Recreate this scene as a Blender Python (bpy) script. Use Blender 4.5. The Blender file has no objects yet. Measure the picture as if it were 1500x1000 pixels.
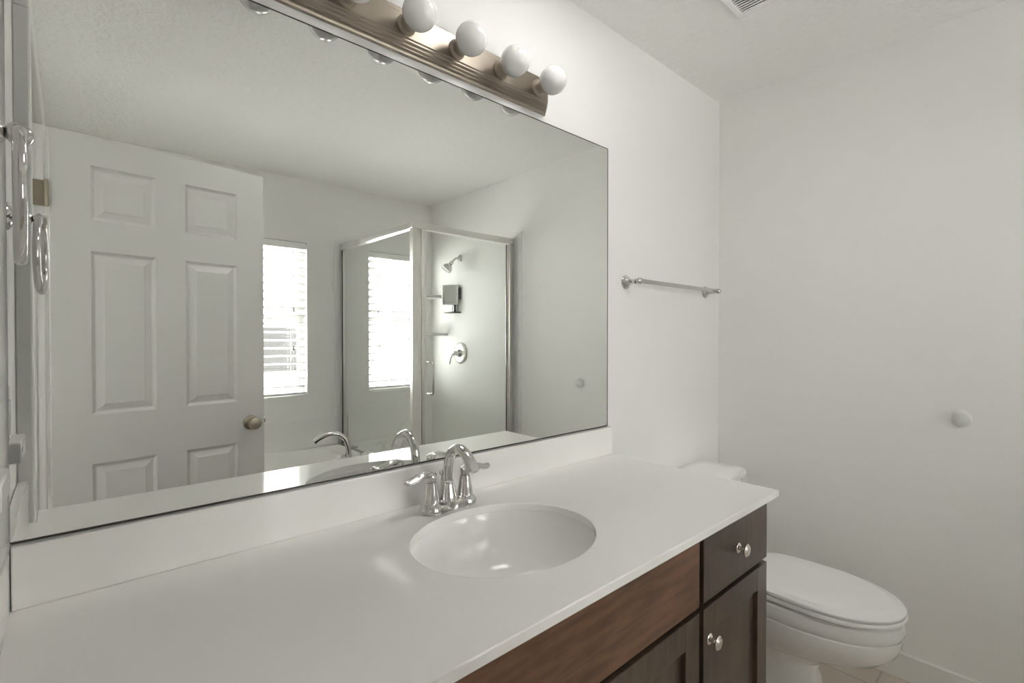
import bpy, bmesh, math, random
from mathutils import Vector, Matrix

random.seed(4)
SC = bpy.context.scene
COL = SC.collection

# ------------------------------------------------------------------ camera
cam_d = bpy.data.cameras.new('camera')
cam = bpy.data.objects.new('camera', cam_d)
COL.objects.link(cam)
cam.location = (0.092, -1.108, 1.302)
cam.rotation_euler = (math.radians(90) - .0108, 0, math.radians(-41.976))
cam_d.sensor_width = 36.0
cam_d.lens = 719.92 / 1500 * 36
cam_d.clip_start = 0.005
SC.camera = cam

# ------------------------------------------------------------------ exposure and light
SC.view_settings.view_transform = 'Standard'
SC.view_settings.look = 'None'
SC.view_settings.gamma = 1
SC.view_settings.use_curve_mapping = False
SC.view_settings.exposure = 1.0
SC.cycles.max_bounces = 16
SC.cycles.diffuse_bounces = 10
SC.cycles.glossy_bounces = 8
SC.cycles.transmission_bounces = 8
SC.cycles.transparent_max_bounces = 24
SC.cycles.use_denoising = True
SC.cycles.caustics_reflective = False
SC.cycles.caustics_refractive = False
SC.cycles.sample_clamp_indirect = 0

SKY = 12.5
FILL_LIGHT = 6.5  # strength of the added ceiling fill panel
world = bpy.data.worlds.new('overcast_sky')
SC.world = world
world.use_nodes = True
wn = world.node_tree.nodes
wl = world.node_tree.links
bg = wn['Background']
tc = wn.new('ShaderNodeTexCoord')
sep = wn.new('ShaderNodeSeparateXYZ')
mad = wn.new('ShaderNodeMath')
mad.operation = 'MULTIPLY_ADD'
mad.inputs[1].default_value = 0.5
mad.inputs[2].default_value = 0.5
rmp = wn.new('ShaderNodeValToRGB')
wl.new(tc.outputs['Generated'], sep.inputs[0])
wl.new(sep.outputs['Z'], mad.inputs[0])
wl.new(mad.outputs[0], rmp.inputs[0])
wl.new(rmp.outputs['Color'], bg.inputs['Color'])
ramp = rmp.color_ramp
ramp.elements[0].position = 0.0
ramp.elements[0].color = (0.62, 0.61, 0.59, 1)       # pale ground
ramp.elements[1].position = 1.0
ramp.elements[1].color = (0.95, 0.975, 1.0, 1)       # zenith
e_ = ramp.elements.new(0.485); e_.color = (0.72, 0.71, 0.70, 1)
e_ = ramp.elements.new(0.515); e_.color = (1.0, 0.99, 0.98, 1)
bg.inputs['Strength'].default_value = SKY


def portal(name, loc, rot, sx, sy):
    d = bpy.data.lights.new(name, 'AREA')
    d.shape = 'RECTANGLE'
    d.size, d.size_y = sx, sy
    d.cycles.is_portal = True
    o = bpy.data.objects.new(name, d)
    COL.objects.link(o)
    o.location = loc
    o.rotation_euler = rot
    return o


# sky portals sit in the window openings (they only steer sky sampling)
WIN = [(0.89, 1.374), (1.853, 2.300)]      # two far-wall windows, x range
WZ0, WZ1 = 0.872, 1.977
FAR = -2.553
for a, b in WIN:
    portal('daylight_portal', ((a + b) / 2, FAR - 0.16, (WZ0 + WZ1) / 2), (math.radians(90), 0, math.radians(180)), b - a, WZ1 - WZ0)
BW = dict(y=.6, x0=-1.9, x1=-1.35, z0=1.2, z1=2.0)   # unseen bedroom window, added for the daylight it lets in
portal('daylight_portal', ((BW['x0'] + BW['x1']) / 2, BW['y'] + .14, (BW['z0'] + BW['z1']) / 2), (math.radians(-90), 0, math.radians(180)), BW['x1'] - BW['x0'], BW['z1'] - BW['z0'])

# ------------------------------------------------------------------ materials
MATS = {}


def mat(name, col, rough=0.5, metal=0.0, spec=0.5, bump=None, bump_d=0.1, coat=0.0, noise_col=None, trans=0.0):
    m = bpy.data.materials.new(name)
    m.use_nodes = True
    n, l = m.node_tree.nodes, m.node_tree.links
    b = n['Principled BSDF']
    b.inputs['Base Color'].default_value = (*col, 1)
    b.inputs['Roughness'].default_value = rough
    b.inputs['Metallic'].default_value = metal
    b.inputs['Specular IOR Level'].default_value = spec
    b.inputs['Coat Weight'].default_value = coat
    b.inputs['Coat Roughness'].default_value = 0.05
    b.inputs['Transmission Weight'].default_value = trans
    t = n.new('ShaderNodeTexCoord')
    if bump:
        no = n.new('ShaderNodeTexNoise')
        no.inputs['Scale'].default_value = bump
        no.inputs['Detail'].default_value = 3
        bp = n.new('ShaderNodeBump')
        bp.inputs['Strength'].default_value = bump_d
        bp.inputs['Distance'].default_value = 0.004
        l.new(t.outputs['Object'], no.inputs['Vector'])
        l.new(no.outputs['Fac'], bp.inputs['Height'])
        l.new(bp.outputs['Normal'], b.inputs['Normal'])
    if noise_col:
        sc, c2 = noise_col
        no2 = n.new('ShaderNodeTexNoise')
        no2.inputs['Scale'].default_value = sc
        no2.inputs['Detail'].default_value = 4
        mx = n.new('ShaderNodeMix')
        mx.data_type = 'RGBA'
        mx.inputs[6].default_value = (*col, 1)
        mx.inputs[7].default_value = (*c2, 1)
        l.new(t.outputs['Object'], no2.inputs['Vector'])
        l.new(no2.outputs['Fac'], mx.inputs[0])
        l.new(mx.outputs[2], b.inputs['Base Color'])
    MATS[name] = m
    return m


WALL = mat('wall_paint', (0.905, 0.897, 0.887), 0.6, bump=260, bump_d=0.06, spec=0.3)
CEIL = mat('ceiling_paint', (0.88, 0.872, 0.86), 0.7, spec=0.25)
TRIM = mat('trim_paint', (0.86, 0.855, 0.84), 0.3)
DOORM = mat('door_paint', (0.78, 0.775, 0.755), 0.32)
QUARTZ = mat('white_quartz', (0.93, 0.918, 0.90), 0.10, spec=0.5, noise_col=(3.0, (0.92, 0.905, 0.885)))
PORC = mat('white_porcelain', (0.93, 0.926, 0.915), 0.14, coat=0.0)
PLAST = mat('white_plastic', (0.92, 0.916, 0.905), 0.25)
GREYP = mat('soft_grey_vinyl', (0.74, 0.74, 0.72), 0.45)
CHROME = mat('polished_chrome', (0.64, 0.63, 0.61), 0.07, 1.0)
SATIN = mat('satin_aluminium', (0.80, 0.79, 0.76), 0.28, 1.0)
NICKEL = mat('brushed_nickel', (0.40, 0.35, 0.29), 0.40, 1.0)
DARKN = mat('aged_nickel', (0.40, 0.345, 0.28), 0.30, 1.0)
KNOBM = mat('bright_nickel', (0.88, 0.85, 0.80), 0.18, 1.0)
MIRR = mat('silvered_mirror', (0.93, 0.95, 0.925), 0.0, 1.0)
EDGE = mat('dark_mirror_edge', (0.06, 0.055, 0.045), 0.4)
BLACK = mat('black_plastic', (0.02, 0.02, 0.02), 0.3)
SCREEN = mat('fogless_mirror_face', (0.72, 0.72, 0.70), 0.35)
BULB = mat('frosted_bulb_glass', (0.94, 0.935, 0.925), 0.12, coat=0.4)
SURR = mat('shower_surround_acrylic', (0.89, 0.883, 0.868), 0.55, spec=0.3)
SHADOWM = mat('dark_gap', (0.015, 0.012, 0.010), 0.7)  # near-black colour standing in for shade in vent and toe recess
RUB = mat('black_rubber_seal', (0.03, 0.03, 0.03), 0.5)
ROOFM = mat('grey_roof_shingles', (0.03, 0.029, 0.028), 0.9, spec=0.0)
SIDING = mat('house_siding', (0.5, 0.5, 0.48), 0.8)
GRASS = mat('ground_pale_gravel', (0.70, 0.69, 0.67), 0.9, noise_col=(0.6, (0.76, 0.75, 0.73)))
CARPET = mat('bedroom_carpet', (0.55, 0.50, 0.44), 0.95, bump=300, bump_d=0.4)


def ceiling_texture():
    n, l = CEIL.node_tree.nodes, CEIL.node_tree.links
    b = n['Principled BSDF']
    t = n.new('ShaderNodeTexCoord')
    a = n.new('ShaderNodeTexNoise'); a.inputs['Scale'].default_value = 38; a.inputs['Detail'].default_value = 3; a.inputs['Roughness'].default_value = .55
    r = n.new('ShaderNodeValToRGB')
    r.color_ramp.elements[0].position = .46; r.color_ramp.elements[1].position = .60
    bp = n.new('ShaderNodeBump'); bp.inputs['Strength'].default_value = .38; bp.inputs['Distance'].default_value = .003
    l.new(t.outputs['Object'], a.inputs['Vector']); l.new(a.outputs['Fac'], r.inputs[0])
    l.new(r.outputs['Color'], bp.inputs['Height']); l.new(bp.outputs['Normal'], b.inputs['Normal'])


ceiling_texture()


def wood(name, c1, c2, axis, rough=0.28):
    """Dark stained maple: streaks along one axis with blotchy mottling."""
    m = bpy.data.materials.new(name)
    m.use_nodes = True
    n, l = m.node_tree.nodes, m.node_tree.links
    b = n['Principled BSDF']
    b.inputs['Roughness'].default_value = rough
    b.inputs['Coat Weight'].default_value = 0.25
    b.inputs['Coat Roughness'].default_value = 0.2
    t = n.new('ShaderNodeTexCoord')
    mp = n.new('ShaderNodeMapping')
    s = [1, 1, 1]
    s['xyz'.index(axis)] = 0.12
    mp.inputs['Scale'].default_value = s
    l.new(t.outputs['Object'], mp.inputs['Vector'])
    a = n.new('ShaderNodeTexNoise'); a.inputs['Scale'].default_value = 60; a.inputs['Detail'].default_value = 6; a.inputs['Distortion'].default_value = .4
    c = n.new('ShaderNodeTexNoise'); c.inputs['Scale'].default_value = 9; c.inputs['Detail'].default_value = 3
    l.new(mp.outputs[0], a.inputs['Vector'])
    l.new(t.outputs['Object'], c.inputs['Vector'])
    ad = n.new('ShaderNodeMath'); ad.operation = 'ADD'
    mu = n.new('ShaderNodeMath'); mu.operation = 'MULTIPLY'; mu.inputs[1].default_value = .6
    l.new(a.outputs['Fac'], mu.inputs[0]); l.new(mu.outputs[0], ad.inputs[0])
    mu2 = n.new('ShaderNodeMath'); mu2.operation = 'MULTIPLY'; mu2.inputs[1].default_value = .5
    l.new(c.outputs['Fac'], mu2.inputs[0]); l.new(mu2.outputs[0], ad.inputs[1])
    r = n.new('ShaderNodeValToRGB')
    r.color_ramp.elements[0].position = .38; r.color_ramp.elements[0].color = (*c1, 1)
    r.color_ramp.elements[1].position = .70; r.color_ramp.elements[1].color = (*c2, 1)
    l.new(ad.outputs[0], r.inputs[0]); l.new(r.outputs['Color'], b.inputs['Base Color'])
    return m


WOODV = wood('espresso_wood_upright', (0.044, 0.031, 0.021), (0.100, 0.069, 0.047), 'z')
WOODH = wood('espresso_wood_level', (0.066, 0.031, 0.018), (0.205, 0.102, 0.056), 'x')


def thin_glass(name, tint, refl=1.0):
    m = bpy.data.materials.new(name)
    m.use_nodes = True
    n, l = m.node_tree.nodes, m.node_tree.links
    n.remove(n['Principled BSDF'])
    tr = n.new('ShaderNodeBsdfTransparent'); tr.inputs[0].default_value = (*tint, 1)
    gl = n.new('ShaderNodeBsdfGlossy'); gl.inputs['Roughness'].default_value = 0.0
    gl.inputs['Color'].default_value = (refl, refl, refl, 1)
    lw = n.new('ShaderNodeLayerWeight'); lw.inputs['Blend'].default_value = .5
    pw = n.new('ShaderNodeMath'); pw.operation = 'POWER'; pw.inputs[1].default_value = 5
    fr = n.new('ShaderNodeMath'); fr.operation = 'MULTIPLY_ADD'; fr.inputs[1].default_value = .9; fr.inputs[2].default_value = .03
    l.new(lw.outputs['Facing'], pw.inputs[0]); l.new(pw.outputs[0], fr.inputs[0])
    mx = n.new('ShaderNodeMixShader')
    l.new(fr.outputs[0], mx.inputs[0]); l.new(tr.outputs[0], mx.inputs[1]); l.new(gl.outputs[0], mx.inputs[2])
    l.new(mx.outputs[0], n['Material Output'].inputs['Surface'])
    return m


GLASS = thin_glass('clear_shower_glass', (0.965, 0.972, 0.962))
PANE = thin_glass('window_glass', (0.98, 0.985, 0.98))


def slat_mat():
    m = bpy.data.materials.new('white_blind_slat')
    m.use_nodes = True
    n, l = m.node_tree.nodes, m.node_tree.links
    n.remove(n['Principled BSDF'])
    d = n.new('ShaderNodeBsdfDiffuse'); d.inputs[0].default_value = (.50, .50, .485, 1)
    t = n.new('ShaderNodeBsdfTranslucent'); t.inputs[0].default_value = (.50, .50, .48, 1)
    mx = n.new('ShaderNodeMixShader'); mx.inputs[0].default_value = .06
    l.new(d.outputs[0], mx.inputs[1]); l.new(t.outputs[0], mx.inputs[2])
    l.new(mx.outputs[0], n['Material Output'].inputs['Surface'])
    return m


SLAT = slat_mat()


def tile_mat():
    m = bpy.data.materials.new('brown_floor_tile')
    m.use_nodes = True
    n, l = m.node_tree.nodes, m.node_tree.links
    b = n['Principled BSDF']
    b.inputs['Roughness'].default_value = .35
    t = n.new('ShaderNodeTexCoord')
    br = n.new('ShaderNodeTexBrick')
    br.offset = 0
    br.inputs['Scale'].default_value = 1
    br.inputs['Brick Width'].default_value = .33
    br.inputs['Row Height'].default_value = .33
    br.inputs['Mortar Size'].default_value = .004
    br.inputs['Color1'].default_value = (.66, .59, .51, 1)
    br.inputs['Color2'].default_value = (.62, .55, .47, 1)
    br.inputs['Mortar'].default_value = (.50, .46, .40, 1)
    l.new(t.outputs['Object'], br.inputs['Vector'])
    l.new(br.outputs['Color'], b.inputs['Base Color'])
    return m


TILE = tile_mat()

# ------------------------------------------------------------------ mesh helpers


def BM():
    return bmesh.new()


def box(bm, x0, x1, y0, y1, z0, z1):
    v = [bm.verts.new(p) for p in ((x0, y0, z0), (x1, y0, z0), (x1, y1, z0), (x0, y1, z0),
                                   (x0, y0, z1), (x1, y0, z1), (x1, y1, z1), (x0, y1, z1))]
    for f in ((3, 2, 1, 0), (4, 5, 6, 7), (0, 1, 5, 4), (1, 2, 6, 5), (2, 3, 7, 6), (3, 0, 4, 7)):
        bm.faces.new([v[i] for i in f])


def loft(bm, rings, cap0=True, cap1=True, close=True):
    R = [[bm.verts.new(p) for p in r] for r in rings]
    n = len(R[0])
    for a, b in zip(R, R[1:]):
        for i in range(n if close else n - 1):
            j = (i + 1) % n
            bm.faces.new((a[i], a[j], b[j], b[i]))
    if cap0:
        bm.faces.new(list(reversed(R[0])))
    if cap1:
        bm.faces.new(R[-1])
    return R


def basis(d):
    d = Vector(d).normalized()
    up = Vector((0, 0, 1)) if abs(d.z) < 0.95 else Vector((0, 1, 0))
    a = up.cross(d).normalized()
    return a, d.cross(a).normalized(), d


def lathe(bm, o, d, prof, seg=32):
    """prof: (radius, distance along d)"""
    a, b, d = basis(d)
    o = Vector(o)
    rings = [[o + d * h + (a * math.cos(t) + b * math.sin(t)) * max(r, 1e-5)
              for t in (2 * math.pi * i / seg for i in range(seg))] for r, h in prof]
    loft(bm, rings)


def sweep(bm, pts, rad, seg=16, flat=None, closed=False):
    """tube along pts; rad number or list; flat = list of (a,b) half sizes; rings parallel-transported"""
    P = [Vector(p) for p in pts]
    n = len(P)
    T = []
    for i in range(n):
        if closed:
            t = P[(i + 1) % n] - P[i - 1]
        else:
            t = P[min(i + 1, n - 1)] - P[max(i - 1, 0)]
        T.append(t.normalized())
    a, b, _ = basis(T[0])
    rings = []
    for i in range(n):
        if i:
            q = T[i - 1].rotation_difference(T[i])
            a = q @ a
            a = (a - T[i] * a.dot(T[i])).normalized()
            b = T[i].cross(a)
        ra, rb = flat[i] if flat else ((rad[i],) * 2 if isinstance(rad, (list, tuple)) else (rad, rad))
        rings.append([P[i] + a * ra * math.cos(t) + b * rb * math.sin(t) for t in (2 * math.pi * k / seg for k in range(seg))])
    if closed:
        R = [[bm.verts.new(p) for p in r] for r in rings]
        for i in range(n):
            A, B = R[i], R[(i + 1) % n]
            for k in range(seg):
                bm.faces.new((A[k], A[(k + 1) % seg], B[(k + 1) % seg], B[k]))
    else:
        loft(bm, rings)


def spline(ctrl, n=10):
    """Catmull-Rom through control points"""
    P = [Vector(c) for c in ctrl]
    P = [P[0] * 2 - P[1]] + P + [P[-1] * 2 - P[-2]]
    out = []
    for i in range(1, len(P) - 2):
        for k in range(n):
            t = k / n
            a, b, c, d = P[i - 1:i + 3]
            out.append(.5 * ((2 * b) + (c - a) * t + (2 * a - 5 * b + 4 * c - d) * t * t + (3 * b - a - 3 * c + d) * t ** 3))
    out.append(P[-2])
    return out


def prism(bm, pts2, axis, v0, v1):
    """extrude 2-D outline along axis ('x','y','z') between v0 and v1"""
    def mk(p, v):
        return {'x': (v, p[0], p[1]), 'y': (p[0], v, p[1]), 'z': (p[0], p[1], v)}[axis]
    loft(bm, [[mk(p, v0) for p in pts2], [mk(p, v1) for p in pts2]])


def superellipse(cx, cy, ax, ay, n=2.0, seg=48, z=0.0):
    out = []
    for i in range(seg):
        t = 2 * math.pi * i / seg
        c, s = math.cos(t), math.sin(t)
        out.append(Vector((cx + ax * math.copysign(abs(c) ** (2 / n), c), cy + ay * math.copysign(abs(s) ** (2 / n), s), z)))
    return out


def root_origin(o):
    while o.parent:
        o = o.parent
    return Vector(o.location)


def obj(name, bm, m, parent=None, smooth=True, bevel=0.0, local=False, origin=None, seg=2):
    bmesh.ops.recalc_face_normals(bm, faces=bm.faces[:])
    off = Vector((0, 0, 0))
    if parent and not local:
        off = root_origin(parent)
    elif origin is not None:
        off = Vector(origin)
    if off.length:
        bmesh.ops.translate(bm, verts=bm.verts[:], vec=-off)
    me = bpy.data.meshes.new(name)
    bm.to_mesh(me)
    bm.free()
    me.materials.append(m)
    if smooth:
        for p in me.polygons:
            p.use_smooth = True
        me.set_sharp_from_angle(angle=math.radians(38))
    o = bpy.data.objects.new(name, me)
    COL.objects.link(o)
    if parent:
        o.parent = parent
    elif origin is not None:
        o.location = off
    if bevel:
        b = o.modifiers.new('bevel', 'BEVEL')
        b.width = bevel
        b.segments = seg
        b.limit_method = 'ANGLE'
        b.angle_limit = math.radians(40)
        b.harden_normals = False
    return o


def tag(o, label=None, cat=None, group=None, kind=None):
    for k, v in (('label', label), ('category', cat), ('group', group), ('kind', kind)):
        if v:
            o[k] = v
    return o


def thing(name, loc, label, cat, group=None, kind=None, rz=0.0):
    o = bpy.data.objects.new(name, None)
    COL.objects.link(o)
    o.location = loc
    o.rotation_euler.z = rz
    return tag(o, label, cat, group, kind)


def boxes(name, m, L, parent=None, bevel=0.0, **k):
    bm = BM()
    for b in L:
        box(bm, *b)
    return obj(name, bm, m, parent, smooth=bool(bevel), bevel=bevel, **k)


def struct(name, m, L, label=None, cat=None, bevel=0.0):
    o = boxes(name, m, L, bevel=bevel)
    return tag(o, label, cat, kind='structure')


# ------------------------------------------------------------------ the room shell
RX, CZ = 2.4405, 2.4305
T = 0.115
DY0, DY1, DZ = -0.5505, -1.299, 2.045       # door opening in the left wall
struct('floor', TILE, [(-T, RX + T, FAR - T, T, -.1, 0)], 'brown square-tiled bathroom floor', 'floor')
struct('ceiling', CEIL, [(-T, RX + T, FAR - T, T, CZ, CZ + .1)], 'textured off-white bathroom ceiling', 'ceiling')
struct('wall_front', WALL, [(-T, RX + T, 0, T, 0, CZ)], 'off-white wall behind the mirror and vanity', 'wall')
struct('wall_right', WALL, [(RX, RX + T, FAR - T, 0, 0, CZ)], 'plain off-white wall beside the toilet', 'wall')
j = 0.018
struct('wall_left', WALL, [(-T, 0, DY0 + j, 0, 0, CZ), (-T, 0, FAR - T, DY1 - j, 0, CZ), (-T, 0, DY1 - j, DY0 + j, DZ + j, CZ)],
       'off-white wall with the doorway and towel ring', 'wall')
(a0, a1), (b0, b1) = WIN
struct('wall_back', WALL, [(0, RX, FAR - T, FAR, 0, WZ0), (0, RX, FAR - T, FAR, WZ1, CZ),
                           (0, a0, FAR - T, FAR, WZ0, WZ1), (a1, b0, FAR - T, FAR, WZ0, WZ1), (b1, RX, FAR - T, FAR, WZ0, WZ1)],
       'off-white far wall holding two blind-covered windows, seen in the mirror', 'wall')
struct('baseboard_right', TRIM, [(RX - .013, RX, -1.40, 0, 0, .100)], 'white baseboard below the plain wall', 'baseboard', .004)
struct('baseboard_front', TRIM, [(1.545, RX - .013, -.013, 0, 0, .100)], 'white baseboard behind the toilet', 'baseboard', .004)

# door frame: jambs, stops and casing
struct('trim_1', TRIM, [(-T, .004, DY0, DY0 + j, 0, DZ), (-.075, -.040, DY0 - .010, DY0, 0, DZ - .010)], 'white latch-side door jamb', 'door jamb')
struct('trim_2', TRIM, [(-T, .004, DY1 - j, DY1, 0, DZ), (-.075, -.040, DY1, DY1 + .010, 0, DZ - .010)], 'white hinge-side door jamb', 'door jamb')
struct('trim_3', TRIM, [(-T, .004, DY1 - j, DY0 + j, DZ, DZ + j), (-.075, -.040, DY1, DY0, DZ - .010, DZ)], 'white head jamb above the doorway', 'door jamb')
CW, CT = .062, .0285
struct('trim_4', TRIM, [(0, CT, DY0 + .006, DY0 + .006 + CW, .871, DZ + .006)], 'white door casing leg beside the towel ring', 'door casing', .004)
struct('trim_5', TRIM, [(0, CT, DY1 - .006 - CW, DY1 - .006, 0, DZ + .006)], 'white door casing leg behind the open door', 'door casing', .004)
struct('trim_6', TRIM, [(0, CT, DY1 - .006 - CW, DY0 + .006 + CW, DZ + .006, DZ + .006 + CW)], 'white door casing across the top of the doorway', 'door casing', .004)

# windows
for i, (x0, x1) in enumerate(WIN):
    w = tag(thing('window_%d' % (i + 1), ((x0 + x1) / 2, FAR - .09, WZ0), None, None), None, None, None, 'structure')
    w['label'] = ['window behind the white blind nearest the open door', 'window behind the white blind seen through the shower glass'][i]
    f = .035
    boxes('window_frame', PLAST, [(x0, x0 + f, FAR - T, FAR - .075, WZ0, WZ1), (x1 - f, x1, FAR - T, FAR - .075, WZ0, WZ1),
                                  (x0 + f, x1 - f, FAR - T, FAR - .075, WZ0, WZ0 + f), (x0 + f, x1 - f, FAR - T, FAR - .075, WZ1 - f, WZ1),
                                  (x0 + f, x1 - f, FAR - T, FAR - .08, 1.42, 1.45)], w)
    boxes('pane', PANE, [(x0 + f, x1 - f, FAR - .100, FAR - .096, WZ0 + f, WZ1 - f)], w)

# adjoining bedroom (only its light comes through the doorway)
BX = -2.6
struct('floor_bedroom', CARPET, [(BX - T, -T, -2.7, .6, -.1, 0)], 'beige bedroom carpet beyond the doorway', 'floor')
struct('ceiling_bedroom', CEIL, [(BX - T, -T, -2.7, .6, CZ, CZ + .1)], 'white bedroom ceiling beyond the doorway', 'ceiling')
struct('wall_bedroom_back', WALL, [(BX - T, -T, -2.8, -2.7, 0, CZ)], 'bedroom back wall beyond the doorway', 'wall')
x0, x1, z0, z1, yw = BW['x0'], BW['x1'], BW['z0'], BW['z1'], BW['y']
struct('wall_bedroom_left', WALL, [(BX - T, BX, -2.7, .6, 0, CZ)], 'bedroom side wall facing the doorway', 'wall')
struct('wall_bedroom_front', WALL, [(BX - T, x0, yw, yw + T, 0, CZ), (x1, -.001, yw, yw + T, 0, CZ), (x0, x1, yw, yw + T, 0, z0), (x0, x1, yw, yw + T, z1, CZ)],
       'bedroom wall with an added window beyond the doorway', 'wall')
w3 = tag(thing('window_3', ((x0 + x1) / 2, yw + .09, z0), 'unseen bedroom window added beyond the doorway for its daylight', None), kind='structure')
f = .05
boxes('window_frame', PLAST, [(x0, x0 + f, yw + .06, yw + T, z0, z1), (x1 - f, x1, yw + .06, yw + T, z0, z1), (x0 + f, x1 - f, yw + .06, yw + T, z0, z0 + f), (x0 + f, x1 - f, yw + .06, yw + T, z1 - f, z1)], w3)
boxes('pane', PANE, [(x0 + f, x1 - f, yw + .092, yw + .096, z0 + f, z1 - f)], w3)
struct('wall_bedroom_right', WALL, [(-T, -.001, 0, .6, 0, CZ), (-T, -.001, -2.7, FAR - T, 0, CZ)], 'bedroom wall continuing past the bathroom', 'wall')

# outdoors: a neighbouring house, seen from the upper storey
hs = thing('neighbour_house', (1.5, -16, -3.0), 'grey-roofed neighbouring house glimpsed between the slats of the left blind', 'house')
boxes('house_wall', SIDING, [(-4.0, 5.9, -20, -15.3, -3.0, .25)], hs)
bm = BM()
prism(bm, [(-14.9, .2), (-14.9, .32), (-17.6, 1.62), (-20.4, .32), (-20.4, .2)], 'x', -4.4, 6.2)
obj('roof', bm, ROOFM, hs, smooth=False)

# ------------------------------------------------------------------ door
ang = math.atan2(-.093, .717)
DW, DT = .730, .035
door = tag(thing('door_1', (.042, -1.295, .010), 'open white six-panel door seen in the mirror', None, rz=ang), kind='structure')
cols = [(.111, .312), (.416, .616)]
rows = [(.235, .813), (.998, 1.607), (1.723, 1.926)]


def door_leaf():
    bm = BM()
    xs = sorted({0, DW, *[c for p in cols for c in p]})
    zs = sorted({0, 2.032, *[c for p in rows for c in p]})
    for side in (0, 1):                                  # both faces get the raised panels
        yf = -DT if side else 0.0
        s = 1 if side else -1                            # into the leaf
        def q(pts):
            bm.faces.new([bm.verts.new(p) for p in pts])
        for xa, xb in zip(xs, xs[1:]):
            for za, zb in zip(zs, zs[1:]):
                if (xa, xb) in cols and (za, zb) in rows:
                    prev = None
                    for ins, dep in ((0, 0), (.003, .006), (.010, .0115), (.014, .0115), (.036, .0035), (.039, .0015)):
                        r = [(xa + ins, za + ins), (xb - ins, za + ins), (xb - ins, zb - ins), (xa + ins, zb - ins)]
                        r = [(x, yf + s * dep, z) for x, z in r]
                        if prev:
                            for k in range(4):
                                q((prev[k], prev[(k + 1) % 4], r[(k + 1) % 4], r[k]))
                        prev = r
                    q(prev)
                else:
                    q(((xa, yf, za), (xb, yf, za), (xb, yf, zb), (xa, yf, zb)))
    for e in (((0, 0), (DW, 0)),):
        pass
    def q(pts):
        bm.faces.new([bm.verts.new(p) for p in pts])
    H = 2.032
    q(((0, 0, 0), (0, -DT, 0), (0, -DT, H), (0, 0, H)))
    q(((DW, 0, 0), (DW, -DT, 0), (DW, -DT, H), (DW, 0, H)))
    q(((0, 0, 0), (DW, 0, 0), (DW, -DT, 0), (0, -DT, 0)))
    q(((0, 0, H), (DW, 0, H), (DW, -DT, H), (0, -DT, H)))
    bmesh.ops.remove_doubles(bm, verts=bm.verts[:], dist=1e-5)
    return bm


obj('door_leaf', door_leaf(), DOORM, door, smooth=False, local=True)
for s in (1, -1):
    bm = BM()
    yy = 0 if s > 0 else -DT
    lathe(bm, (.668, yy, .898), (0, s, 0), [(.030, 0), (.032, .003), (.030, .007), (.016, .011), (.012, .020), (.013, .030), (.023, .040), (.0275, .050), (.026, .060), (.016, .067), (.0, .069)], 32)
    obj('door_knob', bm, NICKEL, door, local=True)
bm = BM()
box(bm, DW, DW + .0015, -.028, -.007, .868, .928)
box(bm, DW + .0015, DW + .011, -.023, -.012, .888, .908)
obj('latch', bm, NICKEL, door, local=True)
hg = None
for zc in (1.806, .25):
    bm = BM()
    # leaf fixed to the jamb face and knuckle standing proud of the casing
    lathe(bm, (.0345, -1.287, zc - .045), (0, 0, 1), [(.0, -.004), (.004, -.003), (.0062, 0), (.0062, .029), (.0054, .0295), (.0062, .030), (.0062, .059), (.0054, .0595), (.0062, .060), (.0062, .090), (.004, .093), (.0, .094)], 16)
    box(bm, -.012, .030, -1.2985, -1.2960, zc - .045, zc + .045)
    o = obj('door_hinge', bm, DARKN, None, origin=(.0345, -1.295, zc))
    o.parent = door
    o.matrix_parent_inverse = Matrix.LocRotScale(door.location, door.rotation_euler, None).inverted()
    o['label'] = 'aged nickel butt hinge'

# ------------------------------------------------------------------ mirror
mx0, mx1, mz0, mz1 = .0195, 1.5525, .9745, 1.983
mirror = thing('wall_mirror', ((mx0 + mx1) / 2, 0, mz0), 'large frameless wall mirror resting on the backsplash', 'mirror')
boxes('glass', MIRR, [(mx0, mx1, -.006, -.001, mz0, mz1)], mirror)
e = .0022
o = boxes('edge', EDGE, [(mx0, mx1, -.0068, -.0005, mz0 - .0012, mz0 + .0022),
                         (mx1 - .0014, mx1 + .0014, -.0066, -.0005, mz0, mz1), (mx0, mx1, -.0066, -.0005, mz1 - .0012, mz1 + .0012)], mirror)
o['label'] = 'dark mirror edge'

# ------------------------------------------------------------------ vanity
KZ = .871
vx0, vx1 = .036, 1.545
FY = -.566          # face of doors and drawers
van = thing('vanity_cabinet', (.79, -.28, 0), 'dark espresso wood vanity cabinet under the white countertop', 'cabinet')
bm = BM()
box(bm, vx0, vx0 + .018, FY + .020, -.004, 0, KZ - .0195)
box(bm, vx1 - .018, vx1, FY + .020, -.004, 0, KZ - .0195)
box(bm, vx0 + .018, vx1 - .018, FY + .020, -.004, .10, .118)
box(bm, vx0 + .018, vx1 - .018, -.016, -.004, .118, KZ - .0195)
for xa in (vx0 + .018, .398, 1.146):
    box(bm, xa, xa + .038, FY + .020, FY + .038, .118, KZ - .0195)
box(bm, vx0 + .018, vx1 - .018, FY + .0205, FY + .0375, KZ - .045, KZ - .0195)
box(bm, vx0 + .018, vx1 - .018, FY + .0205, FY + .0375, .665, .692)
obj('carcass', bm, WOODV, van, smooth=False)
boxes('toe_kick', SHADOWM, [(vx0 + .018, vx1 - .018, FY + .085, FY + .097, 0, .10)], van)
zt, zb = .8475, .684


def slab(name, x0, x1, z0, z1, m):
    return boxes(name, m, [(x0, x1, FY, FY + .019, z0, z1)], van, .0015)


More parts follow.
